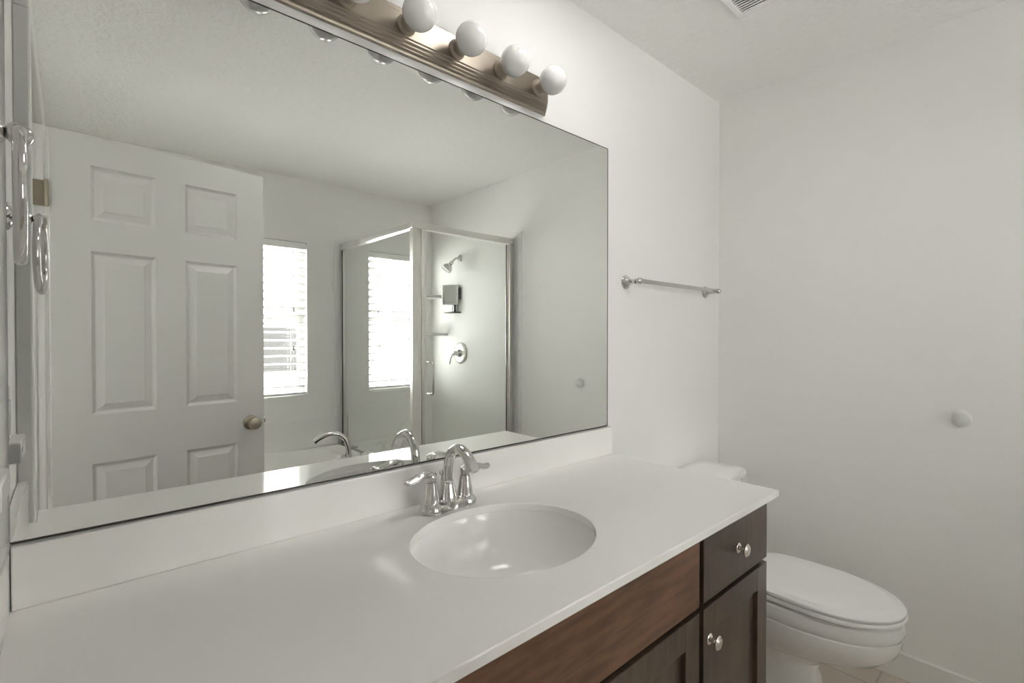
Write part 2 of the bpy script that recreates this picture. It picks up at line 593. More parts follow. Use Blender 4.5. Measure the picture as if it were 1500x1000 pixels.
def shaker(x0, x1, z0, z1):
    bm = BM()
    s = .062
    box(bm, x0, x0 + s, FY, FY + .019, z0, z1)
    box(bm, x1 - s, x1, FY, FY + .019, z0, z1)
    box(bm, x0 + s, x1 - s, FY, FY + .019, z1 - s, z1)
    box(bm, x0 + s, x1 - s, FY, FY + .019, z0, z0 + s)
    box(bm, x0 + s, x1 - s, FY + .011, FY + .017, z0 + s, z1 - s)
    return obj('door', bm, WOODV, van, smooth=True, bevel=.0012)


def knob(par, x, z):
    bm = BM()
    lathe(bm, (x, FY, z), (0, -1, 0), [(.0125, 0), (.0130, .002), (.0105, .0045), (.0055, .007), (.0048, .0145), (.0068, .0175), (.0150, .0200), (.0163, .0230), (.0135, .0260), (.0100, .0258), (.0090, .0275), (.0, .0288)], 28)
    o = obj('knob', bm, KNOBM, par)
    return o


d1 = slab('drawer_front', 1.174, 1.541, zb, zt, WOODV)
knob(d1, 1.355, .763)
d2 = slab('drawer_front', .040, .407, zb, zt, WOODV)
knob(d2, .228, .763)
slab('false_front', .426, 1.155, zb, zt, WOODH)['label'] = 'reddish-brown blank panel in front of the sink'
c = shaker(1.174, 1.541, .115, .671); knob(c, 1.201, .593)
c = shaker(.794, 1.155, .115, .671); knob(c, .821, .593)
c = shaker(.426, .786, .115, .671); knob(c, .759, .593)
c = shaker(.040, .407, .115, .671); knob(c, .380, .593)

# countertop with an oval cut-out
SX, SY, SA, SB = .798, -.305, .214, .179
ct = thing('countertop', (.79, -.29, KZ), 'white quartz vanity countertop with an oval sink cut-out', 'countertop')
bm = BM()
outer = [(0.0005, -.0005), (0.0005, -.482), (.030, -.482), (.030, -.588), (1.568, -.588), (1.568, -.0005)]
ov = [bm.verts.new((x, y, KZ)) for x, y in outer]
iv = [bm.verts.new(p) for p in superellipse(SX, SY, SA, SB, 2, 96, KZ)]
ed = [bm.edges.new((L[i], L[(i + 1) % len(L)])) for L in (ov, iv) for i in range(len(L))]
bmesh.ops.triangle_fill(bm, use_beauty=True, use_dissolve=False, edges=ed)
ret = bmesh.ops.extrude_face_region(bm, geom=bm.faces[:])
bmesh.ops.translate(bm, verts=[v for v in ret['geom'] if isinstance(v, bmesh.types.BMVert)], vec=(0, 0, -.019))
obj('slab', bm, QUARTZ, ct, smooth=True, bevel=.002)
boxes('backsplash', QUARTZ, [(.021, 1.566, -.0195, -.0005, KZ + .0003, KZ + .1005)], ct, .0025)
boxes('side_splash', QUARTZ, [(.0005, .0195, -.481, -.0005, KZ + .0003, KZ + .1005)], ct, .0025)

# sink bowl
sink = thing('sink', (SX, SY, KZ - .019), 'white oval undermount sink set in the countertop', 'sink')
bm = BM()
zr = KZ - .0195
rings = []
prof = [(1.10, 0), (1.012, 0), (1.0, -.004), (.985, -.022), (.955, -.052), (.90, -.082), (.81, -.108), (.68, -.126), (.50, -.137), (.30, -.143), (.12, -.1455)]
for k, dz in prof:
    rings.append(superellipse(SX, SY, (SA + .004) * k, (SB + .004) * k, 2, 72, zr + dz))
for k, dz in [(.12, -.153), (.32, -.151), (.54, -.145), (.72, -.134), (.86, -.115), (.95, -.088), (1.01, -.055), (1.04, -.022), (1.10, -.012)]:
    rings.append(superellipse(SX, SY, (SA + .004) * k, (SB + .004) * k, 2, 72, zr + dz))
R = loft(bm, rings, False, False)
for k in range(72):
    a, b = R[-1], R[0]
    bm.faces.new((a[k], a[(k + 1) % 72], b[(k + 1) % 72], b[k]))
obj('bowl', bm, PORC, sink)
bm = BM()
lathe(bm, (SX, SY, zr - .1475), (0, 0, 1), [(.012, -.06), (.012, 0), (.026, .0022), (.029, .0036), (.024, .0046), (.020, .0040), (.017, .0065), (.0, .0075)], 32)
obj('drain', bm, CHROME, sink)

# ------------------------------------------------------------------ faucet
FX, FYc = .797, -.086
fau = thing('sink_faucet', (FX, FYc, KZ), 'chrome two-handle sink faucet with arched spout on the countertop', 'faucet')


def stadium_ring(hw, hy, waist, z, seg=64):
    """outline of the centre-set plate: two round ends joined by a pinched bridge"""
    out = []
    for i in range(seg):
        t = 2 * math.pi * i / seg
        c, s = math.cos(t), math.sin(t)
        x = hw * math.copysign(abs(c) ** .72, c)
        u = min(1, abs(x) / hw)
        lim = hy * (waist + (1 - waist) * max(0.0, min(1.0, (u - .12) / .42)) ** 1.3)
        y = math.copysign(abs(s) ** .8, s) * lim * (1 if u < .6 else 1)
        out.append(Vector((FX + x, FYc + y, z)))
    return out


bm = BM()
loft(bm, [stadium_ring(.0800, .0290, .72, KZ + .0003), stadium_ring(.0800, .0290, .72, KZ + .005), stadium_ring(.0770, .0260, .70, KZ + .011), stadium_ring(.070, .0215, .66, KZ + .0165), stadium_ring(.060, .015, .6, KZ + .019)])
obj('base_plate', bm, CHROME, fau)
for s in (-1, 1):
    hx = FX + s * .051
    bm = BM()
    lathe(bm, (hx, FYc, KZ + .004), (0, 0, 1), [(.0295, 0), (.0290, .007), (.0262, .014), (.0225, .0195), (.0208, .021), (.0195, .030), (.0168, .046), (.0140, .062), (.0128, .070), (.0104, .0715), (.0104, .0735), (.0122, .075), (.0128, .082), (.0120, .089), (.0085, .0935), (.0, .0945)], 36)
    h = obj('handle', bm, CHROME, fau)
    bm = BM()
    ct_ = [(hx - s * .010, FYc, KZ + .088), (hx + s * .008, FYc, KZ + .0945), (hx + s * .026, FYc - .001, KZ + .0945), (hx + s * .044, FYc - .002, KZ + .0895), (hx + s * .062, FYc - .003, KZ + .0855), (hx + s * .077, FYc - .003, KZ + .0875)]
    pts = spline(ct_, 7)
    n = len(pts)
    fl = []
    for i in range(n):
        u = i / (n - 1)
        wdt = .0085 + .0065 * math.sin(min(1, u / .72) * math.pi / 2) if u < .8 else .015 * math.sqrt(max(.02, 1 - ((u - .8) / .2) ** 2))
        th = .0082 - .0012 * u - .008 * max(0, u - .75)
        fl.append((wdt, th))
    sweep(bm, pts, 0, 18, flat=fl)
    obj('lever', bm, CHROME, h)
bm = BM()
lathe(bm, (FX, FYc + .004, KZ + .004), (0, 0, 1), [(.0260, 0), (.0256, .010), (.0238, .022), (.0205, .038), (.0168, .054), (.0146, .062), (.0150, .064), (.0138, .066), (.0, .066)], 36)
spb = obj('spout', bm, CHROME, fau)
bm = BM()
ctl = [(FX, FYc + .004, KZ + .063), (FX, FYc + .003, KZ + .090), (FX, FYc - .002, KZ + .118), (FX, FYc - .016, KZ + .144), (FX, FYc - .042, KZ + .1565), (FX, FYc - .069, KZ + .149), (FX, FYc - .088, KZ + .132), (FX, FYc - .101, KZ + .112)]
pts = spline(ctl, 7)
n = len(pts)
fl = []
for i in range(n):
    u = i / (n - 1)
    fl.append((0.0120 + .0056 * u * u, .0120 - .0012 * math.sin(math.pi * u) + .0008 * u))
sweep(bm, pts, 0, 28, flat=fl)
obj('gooseneck', bm, CHROME, spb)
bm = BM()
p = Vector(ctl[-1]); d = (p - Vector(ctl[-2])).normalized()
lathe(bm, p, d, [(.0108, -.002), (.0108, .003), (.009, .0035), (.007, .001), (0, .001)], 24)
o = obj('aerator', bm, SATIN, spb)
bm = BM()
lathe(bm, (FX, FYc + .031, KZ + .004), (0, 0, 1), [(.003, 0), (.003, .072), (.0065, .074), (.0070, .080), (.0045, .086), (0, .087)], 16)
obj('pop_up_rod', bm, CHROME, fau)

# ------------------------------------------------------------------ vanity light bar
LX0, LX1, LZ = .344, 1.228, 2.062
bar = thing('vanity_light', ((LX0 + LX1) / 2, 0, LZ), 'brushed nickel six-globe vanity light bar above the mirror', 'light fixture')
bm = BM()
hh = .055
half = [(0, hh), (.010, hh), (.012, hh - .003), (.012, hh - .006), (.019, hh - .008), (.019, hh - .012), (.025, hh - .0145), (.025, hh - .0185), (.031, hh - .0215), (.031, hh - .025), (.034, hh - .028)]
prof = [(-d, LZ + h) for d, h in half] + [(-d, LZ - h) for d, h in reversed(half)]
# stepped ends: scale the outline towards the wall at the two ends
rings = []
for x, k in ((LX0, .40), (LX0 + .006, .42), (LX0 + .008, .66), (LX0 + .013, .70), (LX0 + .015, .90), (LX0 + .021, .93), (LX0 + .026, 1), (LX1 - .026, 1), (LX1 - .021, .93), (LX1 - .015, .90), (LX1 - .013, .70), (LX1 - .008, .66), (LX1 - .006, .42), (LX1, .40)):
    rings.append([(x, y * k, z) for y, z in prof])
loft(bm, rings)
obj('back_plate', bm, NICKEL, bar)
for i in range(6):
    bx = .405 + .152 * i
    bm = BM()
    lathe(bm, (bx, -.0335, LZ), (0, -1, 0), [(.0245, 0), (.0250, .004), (.0215, .008), (.0195, .010), (.0195, .018), (.0180, .019), (.0195, .020), (.0198, .037), (.0180, .0385), (.0165, .038), (.0165, .030), (.0, .030)], 30)
    sk = obj('socket', bm, NICKEL, bar)
    bm = BM()
    R_ = .0405
    yc = .0695 + .0335 + .0 
    pr = [(.0, .030), (.013, .030), (.0140, .034)]
    c0 = .038 + .0265
    for k in range(1, 19):
        a = math.pi - math.radians(158) * k / 18 - math.radians(22) * 0
        pass
    for k in range(20):
        a = math.radians(158) * (1 - k / 19)
        pr.append((R_ * math.sin(a), c0 + R_ * -math.cos(math.pi - a) * -1 * -1))
    pr[-1] = (0.0, pr[-1][1])
    lathe(bm, (bx, -.0335, LZ), (0, -1, 0), pr, 36)
    o = obj('globe_bulb', bm, BULB, bar)

# ------------------------------------------------------------------ towel bar
tb = thing('towel_bar', (1.985, 0, 1.508), 'chrome towel bar on the wall between mirror and corner', 'towel bar')
TY = -.064
for px in (1.672, 2.302):
    bm = BM()
    lathe(bm, (px, 0, 1.508), (0, -1, 0), [(.0265, 0), (.0270, .003), (.0245, .007), (.0185, .011), (.0135, .018), (.0105, .028), (.0085, .038), (.0085, .043), (.0110, .046), (.0085, .049)], 30)
    bmesh.ops.create_uvsphere(bm, u_segments=24, v_segments=14, radius=.0125, matrix=Matrix.Translation((px, TY, 1.508)))
    obj('post', bm, CHROME, tb)
bm = BM()
lathe(bm, (1.654, TY, 1.508), (1, 0, 0), [(0, 0), (.006, .001), (.0095, .006), (.0060, .012), (.0085, .016), (.0085, .648), (.0060, .652), (.0095, .658), (.006, .663), (0, .664)], 24)
obj('bar', bm, CHROME, tb)

# ------------------------------------------------------------------ towel ring (left wall)
ry, rz = -.29, 1.538
tr = thing('towel_ring', (0, ry, rz), 'chrome towel ring hanging on the left wall beside the doorway', 'towel ring')
bm = BM()
lathe(bm, (0, ry, rz), (1, 0, 0), [(.0265, 0), (.0270, .003), (.0245, .006), (.0170, .009), (.0115, .013), (.0095, .020), (.0095, .030), (.0120, .034), (.0095, .037), (0, .038)], 30)
obj('rosette', bm, CHROME, tr)
bm = BM()
lathe(bm, (.0495, ry - .013, rz), (0, 1, 0), [(0, 0), (.009, .0015), (.0125, .006), (.0130, .013), (.0125, .020), (.009, .0245), (0, .026)], 24)
obj('holder', bm, CHROME, tr)
bm = BM()
rr = .074
sweep(bm, [(.0495 - .055 * rr * math.sin(2 * math.pi * i / 64), ry + rr * math.sin(2 * math.pi * i / 64), rz - rr + .002 + rr * math.cos(2 * math.pi * i / 64)) for i in range(64)], .0062, 14, closed=True)
obj('ring', bm, CHROME, tr)

# ------------------------------------------------------------------ outlet and plugged-in adapter
pl = thing('wall_outlet', (0, -.178, 1.150), 'white double outlet cover on the left wall near the mirror corner', 'outlet')
boxes('cover_plate', PLAST, [(.0003, .006, -.236, -.120, 1.092, 1.208)], pl, .0025)
for yc in (-.206, -.150):
    boxes('socket_face', PLAST, [(.006, .0085, yc - .016, yc + .016, 1.117, 1.183)], pl, .001)
ad = thing('plug_in_adapter', (.0085, -.178, 1.092), 'small white box plugged in low on the left wall outlet', 'adapter')
boxes('body', PLAST, [(.0087, .0275, -.228, -.113, 1.080, 1.116)], ad, .003)
boxes('tab', SATIN, [(.0275, .0290, -.135, -.127, 1.098, 1.106)], ad)

# ------------------------------------------------------------------ wall bumper
bp = thing('door_bumper', (RX, -.880, 1.012), 'round white door bumper on the plain right wall', 'wall bumper')
bm = BM()
lathe(bm, (RX, -.880, 1.012), (-1, 0, 0), [(.0285, 0), (.0290, .003), (.0285, .009), (.0265, .0135), (.021, .018), (.012, .0205), (0, .0215)], 36)
obj('dome', bm, mat('bumper_rubber', (0.74, 0.75, 0.73), 0.35), bp)

# ------------------------------------------------------------------ toilet
TX = 2.032
toi = thing('toilet', (TX, -.40, 0), 'white elongated two-piece toilet between the vanity and the right wall', 'toilet')


def egg(hw, yf, yb, z, seg=56, nb=3.0, nf=2.05, wide=.52):
    """elongated bowl outline: yf front tip, yb back, widest at a fraction from the back"""
    ym = yb + (yf - yb) * wide
    out = []
    for i in range(seg):
        t = 2 * math.pi * i / seg
        c, s = math.cos(t), math.sin(t)
        n = nf if s < 0 else nb
        x = hw * math.copysign(abs(c) ** (2 / n), c)
        ay = (ym - yf) if s < 0 else (yb - ym)
        y = ym + ay * math.copysign(abs(s) ** (2 / n), s)
        out.append(Vector((TX + x, y, z)))
    return out


bm = BM()
R = [egg(.105, -.575, -.10, 0.0, wide=.45, nb=5, nf=3.2), egg(.108, -.580, -.095, .012, wide=.45, nb=5, nf=3.2), egg(.102, -.565, -.10, .05, wide=.45, nb=5, nf=3.2), egg(.098, -.556, -.10, .12, wide=.45, nb=5, nf=3.2),
     egg(.100, -.562, -.10, .16, wide=.45, nb=4), egg(.112, -.595, -.11, .195, wide=.46, nb=4), egg(.138, -.675, -.14, .222, wide=.48, nb=3.5), egg(.160, -.738, -.19, .250, wide=.5),
     egg(.174, -.774, -.21, .285, wide=.5), egg(.1805, -.788, -.22, .318, wide=.5), egg(.1815, -.790, -.22, .339, wide=.5), egg(.1785, -.784, -.22, .3425, wide=.5), egg(.1815, -.789, -.22, .346, wide=.5), egg(.1845, -.795, -.22, .358, wide=.5),
     egg(.185, -.797, -.22, .372, wide=.5), egg(.182, -.791, -.22, .390, wide=.5), egg(.174, -.782, -.22, .3955, wide=.5), egg(.150, -.745, -.23, .3965, wide=.5)]
loft(bm, R)
obj('bowl', bm, PORC, toi)
bm = BM()   # rear deck under the tank joins the bowl
loft(bm, [superellipse(TX, -.165, .115, .120, 4, 40, .18), superellipse(TX, -.165, .125, .130, 4, 40, .26), superellipse(TX, -.165, .150, .135, 4, 40, .34), superellipse(TX, -.165, .165, .140, 4, 40, .385), superellipse(TX, -.165, .160, .136, 4, 40, .398)])
obj('deck', bm, PORC, toi)
bm = BM()   # seat ring
rings = [egg(.180, -.792, -.318, .4035, nb=4), egg(.184, -.798, -.316, .407, nb=4), egg(.185, -.800, -.315, .413, nb=4), egg(.182, -.796, -.316, .4195, nb=4)]
rings += [egg(.120, -.725, -.37, .4195), egg(.115, -.720, -.375, .412), egg(.120, -.725, -.37, .4035)]
Rr = loft(bm, rings, False, False)
for k in range(56):
    bm.faces.new((Rr[-1][k], Rr[-1][(k + 1) % 56], Rr[0][(k + 1) % 56], Rr[0][k]))
for s in (-1, 1):
    box(bm, TX + s * .150 - .012, TX + s * .150 + .012, -.58, -.55, .3995, .4036)
obj('seat', bm, PLAST, toi)
bm = BM()   # closed lid with a stepped rim
loft(bm, [egg(.178, -.791, -.312, .4215, nb=4), egg(.1815, -.796, -.310, .424, nb=4), egg(.182, -.797, -.310, .430, nb=4), egg(.179, -.792, -.311, .4345, nb=4), egg(.172, -.781, -.315, .4365, nb=4), egg(.168, -.775, -.318, .4375, nb=4), egg(.165, -.770, -.32, .4405, nb=4), egg(.155, -.748, -.33, .4425, nb=4), egg(.09, -.65, -.38, .4440, nb=4)])
obj('lid', bm, PLAST, toi)
for s in (-1, 1):
    bm = BM()
    lathe(bm, (TX + s * .075 - .022, -.290, .412), (1, 0, 0), [(.0, 0), (.011, .001), (.012, .004), (.012, .040), (.011, .043), (0, .044)], 20)
    box(bm, TX + s * .075 - .018, TX + s * .075 + .018, -.303, -.277, .397, .410)
    obj('hinge', bm, PLAST, toi)
bm = BM()   # tank
loft(bm, [superellipse(TX, -.118, .190, .085, 6, 48, .395), superellipse(TX, -.120, .200, .092, 6, 48, .42), superellipse(TX, -.121, .208, .096, 6, 48, .55), superellipse(TX, -.122, .213, .099, 6, 48, .707)])
tk = obj('tank', bm, PORC, toi)
bm = BM()
loft(bm, [superellipse(TX, -.124, .216, .102, 6, 56, 0.7075), superellipse(TX, -.125, .223, .110, 6, 56, 0.7120), superellipse(TX, -.125, .224, .111, 6, 56, 0.7280), superellipse(TX, -.125, .221, .108, 6, 56, 0.7360), superellipse(TX, -.125, .205, .095, 5, 56, 0.7410), superellipse(TX, -.125, .12, .05, 4, 56, 0.7430)])
obj('tank_lid', bm, PORC, toi)
bm = BM()
lathe(bm, (TX - .155, -.216, .655), (0, -1, 0), [(.016, 0), (.016, .005), (.008, .008), (.008, .016), (0, .017)], 20)
sweep(bm, [(TX - .155, -.229, .655), (TX - .125, -.233, .652), (TX - .085, -.234, .646)], [.006, .0055, .0065], 12)
obj('flush_lever', bm, CHROME, toi)

# ------------------------------------------------------------------ ceiling vent
vx1_, vy1_ = 1.854, -.347
vent = thing('ceiling_vent', (1.727, -.48, CZ), 'white slatted exhaust vent cover on the ceiling', 'vent')
bm = BM()
S, b_ = .260, .022
x0, x1, y0, y1 = vx1_ - S, vx1_, vy1_ - S, vy1_
for (ax0, ax1, ay0, ay1) in ((x0, x0 + b_, y0, y1), (x1 - b_, x1, y0, y1), (x0 + b_, x1 - b_, y0, y0 + b_), (x0 + b_, x1 - b_, y1 - b_, y1)):
    box(bm, ax0, ax1, ay0, ay1, CZ - .013, CZ - .0003)
obj('frame', bm, PLAST, vent, bevel=.003)
ns = 17
for i in range(ns):
    xc = x0 + b_ + .006 + (S - 2 * b_ - .012) * i / (ns - 1)
    bm = BM()
    prism(bm, [(xc - .0045, CZ - .0115), (xc + .0005, CZ - .0125), (xc + .0045, CZ - .006), (xc + .0030, CZ - .0045)], 'y', y0 + b_, y1 - b_)
    obj('slat', bm, PLAST, vent, smooth=False)
boxes('duct_shade', SHADOWM, [(x0 + b_, x1 - b_, y0 + b_, y1 - b_, CZ - .0015, CZ - .0004)], vent)  # dark sheet that paints the shade behind the slats

# ------------------------------------------------------------------ added fill panel on the ceiling above the vanity, out of view
cl = thing('ceiling_fill_panel', (1.15, -.50, CZ), 'unseen square fill panel added above the vanity counter to brighten the room', 'fill light')
EMIT = bpy.data.materials.new('fill_panel_glow')
EMIT.use_nodes = True
EMIT.node_tree.nodes['Principled BSDF'].inputs['Emission Color'].default_value = (1.0, .985, .96, 1)
EMIT.node_tree.nodes['Principled BSDF'].inputs['Emission Strength'].default_value = FILL_LIGHT
boxes('fill_face', EMIT, [(1.00, 1.30, -.65, -.35, CZ - .004, CZ - .001)], cl)
boxes('fill_rim', PLAST, [(.985, .9995, -.665, -.335, CZ - .006, CZ - .0003), (1.3005, 1.315, -.665, -.335, CZ - .006, CZ - .0003), (1.0, 1.30, -.665, -.6505, CZ - .006, CZ - .0003), (1.0, 1.30, -.3495, -.335, CZ - .006, CZ - .0003)], cl)

# ------------------------------------------------------------------ window blinds
for i, (x0, x1) in enumerate(WIN):
    bl = thing('window_blind', ((x0 + x1) / 2, FAR - .03, WZ0), ['white slatted blind on the window nearest the open door', 'white slatted blind on the window behind the shower glass'][i], 'blind', 'white slatted window blinds')
    xa, xb = x0 + .0025, x1 - .0025
    yb = FAR - .036
    boxes('headrail', PLAST, [(xa, xb, FAR - .062, FAR - .008, WZ1 - .048, WZ1 - .002)], bl, .003)
    bm = BM()
    pitch, wv, th = .0565, .0635, math.radians(17)
    z = WZ1 - .078
    while z > WZ0 + .045:
        for k in range(6):
            pass
        prev = None
        pts = []
        for k in range(7):
            u = (k / 6 - .5) * wv
            crown = .0022 * (1 - (2 * k / 6 - 1) ** 2)
            pts.append((yb + u * math.cos(th) - crown * math.sin(th) * -1 * -1, z + u * math.sin(th) + crown * math.cos(th)))
        top = pts
        bot = [(y + .0024 * math.sin(th), zz - .0024 * math.cos(th)) for y, zz in pts]
        prism(bm, top + bot[::-1], 'x', xa, xb)
        z -= pitch
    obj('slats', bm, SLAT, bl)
    boxes('bottom_rail', PLAST, [(xa, xb, yb - .026, yb + .026, WZ0 + .008, WZ0 + .026)], bl, .003)
    lads = [x1 - .095, x0 + .085] if i == 0 else [x0 + .085, (x0 + x1) / 2, x1 - .085]
    for lx in lads:
        bm = BM()
        for yy in (yb + .0265, yb - .0265):
            box(bm, lx - .0012, lx + .0012, yy - .0008, yy + .0008, WZ0 + .02, WZ1 - .03)
        obj('ladder_cord', bm, PLAST, bl, smooth=False)
    for k, (dx, zt_) in enumerate(((0, 1.51), (.008, 1.235))):
        cx = (x1 - .094 - dx * .5) if i == 0 else (x0 + .076 + dx * 2)
        bm = BM()
        box(bm, cx - .0009, cx + .0009, FAR - .002, FAR - .0003, zt_, WZ1 - .04)
        c_ = obj('pull_cord', bm, PLAST, bl, smooth=False)
        bm = BM()
        lathe(bm, (cx, FAR - .001 + .004, zt_ + .004), (0, 0, -1), [(.002, 0), (.0035, .004), (.006, .022), (.0105, .032), (.0100, .040), (0, .041)], 16)
        o = obj('tassel', bm, GREYP, c_)
        o['label'] = 'grey cord tassel'

# ------------------------------------------------------------------ bathtub
TBX1, TBY1, TBZ = 1.60, -1.80, .485
tub = thing('bathtub', (.80, -2.19, 0), 'white drop-in bathtub under the far window, seen in the mirror', 'bathtub')
bm = BM()
ow = [bm.verts.new(p) for p in ((.002, FAR + .010, TBZ), (.002, TBY1, TBZ), (TBX1, TBY1, TBZ), (TBX1, FAR + .010, TBZ))]
oc, oa, ob = ((.80, -2.19), .66, .300)
iw = [bm.verts.new(p) for p in superellipse(oc[0], oc[1], oa, ob, 2.6, 72, TBZ)]
ed = [bm.edges.new((L[i], L[(i + 1) % len(L)])) for L in (ow, iw) for i in range(len(L))]
bmesh.ops.triangle_fill(bm, use_beauty=True, use_dissolve=False, edges=ed)
prev = iw
for k, dz, n in ((1.0, .018, 2.6), (.985, .026, 2.6), (.955, .026, 2.6), (.935, .012, 2.6), (.92, -.03, 2.6), (.88, -.20, 2.7), (.82, -.33, 2.8), (.70, -.375, 2.8), (.40, -.385, 2.6)):
    cur = [bm.verts.new(p) for p in superellipse(oc[0], oc[1], oa - (1 - k) * .42, ob - (1 - k) * .40, n, 72, TBZ + dz)]
    for q in range(72):
        bm.faces.new((prev[q], prev[(q + 1) % 72], cur[(q + 1) % 72], cur[q]))
    prev = cur
bm.faces.new(prev)
bt = [bm.verts.new((v.co.x, v.co.y, 0)) for v in ow]
for q in range(4):
    bm.faces.new((ow[q], ow[(q + 1) % 4], bt[(q + 1) % 4], bt[q]))
obj('tub_body', bm, SURR, tub)
tf = thing('tub_faucet', (1.455, -2.03, TBZ), 'chrome arched tub faucet on the bathtub deck beside the shower', 'faucet')
bm = BM()
lathe(bm, (1.455, -2.03, TBZ), (0, 0, 1), [(.026, 0), (.026, .006), (.020, .012), (.017, .03), (.016, .032), (0, .032)], 28)
obj('base', bm, CHROME, tf)
bm = BM()
ctl = [(1.455, -2.03, TBZ + .03), (1.452, -2.032, TBZ + .08), (1.438, -2.04, TBZ + .135), (1.395, -2.055, TBZ + .175), (1.335, -2.07, TBZ + .180), (1.275, -2.08, TBZ + .155), (1.250, -2.085, TBZ + .138)]
pts = spline(ctl, 7); n = len(pts)
sweep(bm, pts, 0, 20, flat=[(.016 + .004 * i / n, .013 - .004 * i / n) for i in range(n)])
obj('spout', bm, CHROME, tf)
for dx in (-.0, .0):
    pass
for yy in (-1.93, -2.14):
    bm = BM()
    lathe(bm, (1.50, yy, TBZ), (0, 0, 1), [(.024, 0), (.024, .006), (.017, .020), (.014, .040), (.014, .044), (0, .045)], 24)
    sweep(bm, [(1.50, yy, TBZ + .042), (1.505, yy, TBZ + .052), (1.535, yy, TBZ + .054), (1.565, yy, TBZ + .050)], [.008, .009, .008, .006], 12)
    obj('handle', bm, CHROME, tf)

# ------------------------------------------------------------------ shower surround, pan and enclosure
SYF, SXL, SH = -1.50, 1.632, 1.990
sur = thing('shower_wall_panel', (2.0, FAR, 0), 'white shower wall panel around the far window, carrying the corner shelves', 'shower panel')
boxes('panel', SURR, [(1.573, RX - .009, FAR + .0005, FAR + .008, .70, WZ0 - .012), (1.573, b0 - .012, FAR + .0005, FAR + .008, WZ0 - .012, 2.030), (b1 + .012, RX - .009, FAR + .0005, FAR + .008, WZ0 - .012, 2.030), (b0 - .012, b1 + .012, FAR + .0005, FAR + .008, WZ1 + .012, 2.030), (1.675, RX - .009, FAR + .0005, FAR + .008, .02, .70)], sur)
o = boxes('shower_wall_panel', SURR, [(RX - .009, RX - .0005, FAR + .0005, -1.412, .02, 2.030)])
tag(o, 'white shower wall panel that carries the showerhead and valve', 'shower panel')
o = boxes('tub_wall_panel', SURR, [(.001, 1.6, FAR + .0005, FAR + .008, .49, .695)])
tag(o, 'low white splash panel on the wall behind the bathtub', 'tub panel')
for zz in (1.641, 1.328):
    bm = BM()
    P = [(RX - .009, FAR + .008)] + [(RX - .009 - .245 * math.sin(a), FAR + .008 + .245 * math.cos(a)) for a in (math.radians(90) * k / 14 for k in range(15))]
    # quarter-round shelf leaning on both panels
    prism(bm, P, 'z', zz - .022, zz)
    obj('corner_shelf', bm, SURR, sur, bevel=.005)
pan = thing('shower_pan', (2.06, -2.0, 0), 'white shower base with curb below the glass door', 'shower base')
boxes('pan_floor', SURR, [(1.675, RX - .010, FAR + .010, SYF - .05, .001, .05)], pan, .006)
boxes('curb', SURR, [(1.675, RX - .010, SYF - .05, SYF + .05, .001, .11)], pan, .008)
struct('wall_knee', SURR, [(TBX1 + .002, 1.673, FAR + .010, SYF + .05, .001, .470)], 'low white ledge wall under the shower side glass', 'wall', .006)

enc = thing('shower_enclosure', (2.0, SYF, .1), 'aluminium-framed glass corner shower enclosure, seen in the mirror', 'shower enclosure')
rw = .017
boxes('header_rail', SATIN, [(SXL - rw, RX - .011, SYF - rw, SYF + rw, SH - .040, SH)], enc, .004)
boxes('header_rail', SATIN, [(SXL - rw, SXL + rw, FAR + .010, SYF - rw - .0005, SH - .040, SH)], enc, .004)
bm = BM()
box(bm, SXL - rw, SXL + rw, SYF - rw, SYF + rw, .472, SH - .0405)
box(bm, SXL + rw, SXL + .047, SYF - .010, SYF + .011, .112, SH - .0405)
box(bm, SXL + .0475, SXL + .060, SYF - .013, SYF + .014, .112, SH - .0405)
obj('corner_post', bm, SATIN, enc, bevel=.003)
boxes('wall_jamb', SATIN, [(RX - .045, RX - .011, SYF - .014, SYF + .014, .112, SH - .0405)], enc, .003)
boxes('wall_jamb', SATIN, [(SXL - .012, SXL + .012, FAR + .0085, FAR + .030, .472, SH - .0405)], enc, .003)
boxes('seal', RUB, [(SXL - .0125, SXL - .006, FAR + .031, FAR + .038, .490, SH - .042)], enc)
boxes('bottom_track', SATIN, [(SXL - rw, SXL + rw, FAR + .031, SYF - rw - .001, .471, .496)], enc, .003)
boxes('bottom_track', SATIN, [(SXL + .062, RX - .047, SYF - .012, SYF + .012, .111, .130)], enc, .003)
boxes('fixed_pane', GLASS, [(SXL - .003, SXL + .003, FAR + .039, SYF - rw - .0005, .497, SH - .041)], enc)
dx0, dx1 = SXL + .064, RX - .050
sd = boxes('door_pane', GLASS, [(dx0 + .022, dx1 - .018, SYF - .003, SYF + .003, .138, SH - .050)], enc)
boxes('door_stile', SATIN, [(dx0, dx0 + .022, SYF - .009, SYF + .009, .134, SH - .046)], enc, .003)
boxes('door_stile', SATIN, [(dx1 - .018, dx1, SYF - .009, SYF + .009, .134, SH - .046)], enc, .003)
boxes('seal', RUB, [(dx1 - .024, dx1 - .0185, SYF + .0035, SYF + .008, .14, SH - .05)], enc)
bm = BM()
hx = dx0 + .040
zc, hh_ = 1.045, .098
c = []
for s in (1, -1):
    pass
path = [(hx, SYF + .003, zc + hh_), (hx, SYF + .040, zc + hh_), (hx, SYF + .050, zc + hh_ - .004), (hx, SYF + .054, zc + hh_ - .014), (hx, SYF + .054, zc - hh_ + .014), (hx, SYF + .050, zc - hh_ + .004), (hx, SYF + .040, zc - hh_), (hx, SYF + .003, zc - hh_)]
sweep(bm, path, .0075, 14)
obj('door_pull', bm, CHROME, enc)
bm = BM()
sweep(bm, [(x, 2 * SYF - y, z) for x, y, z in path], .0075, 14)
obj('door_pull', bm, CHROME, enc)

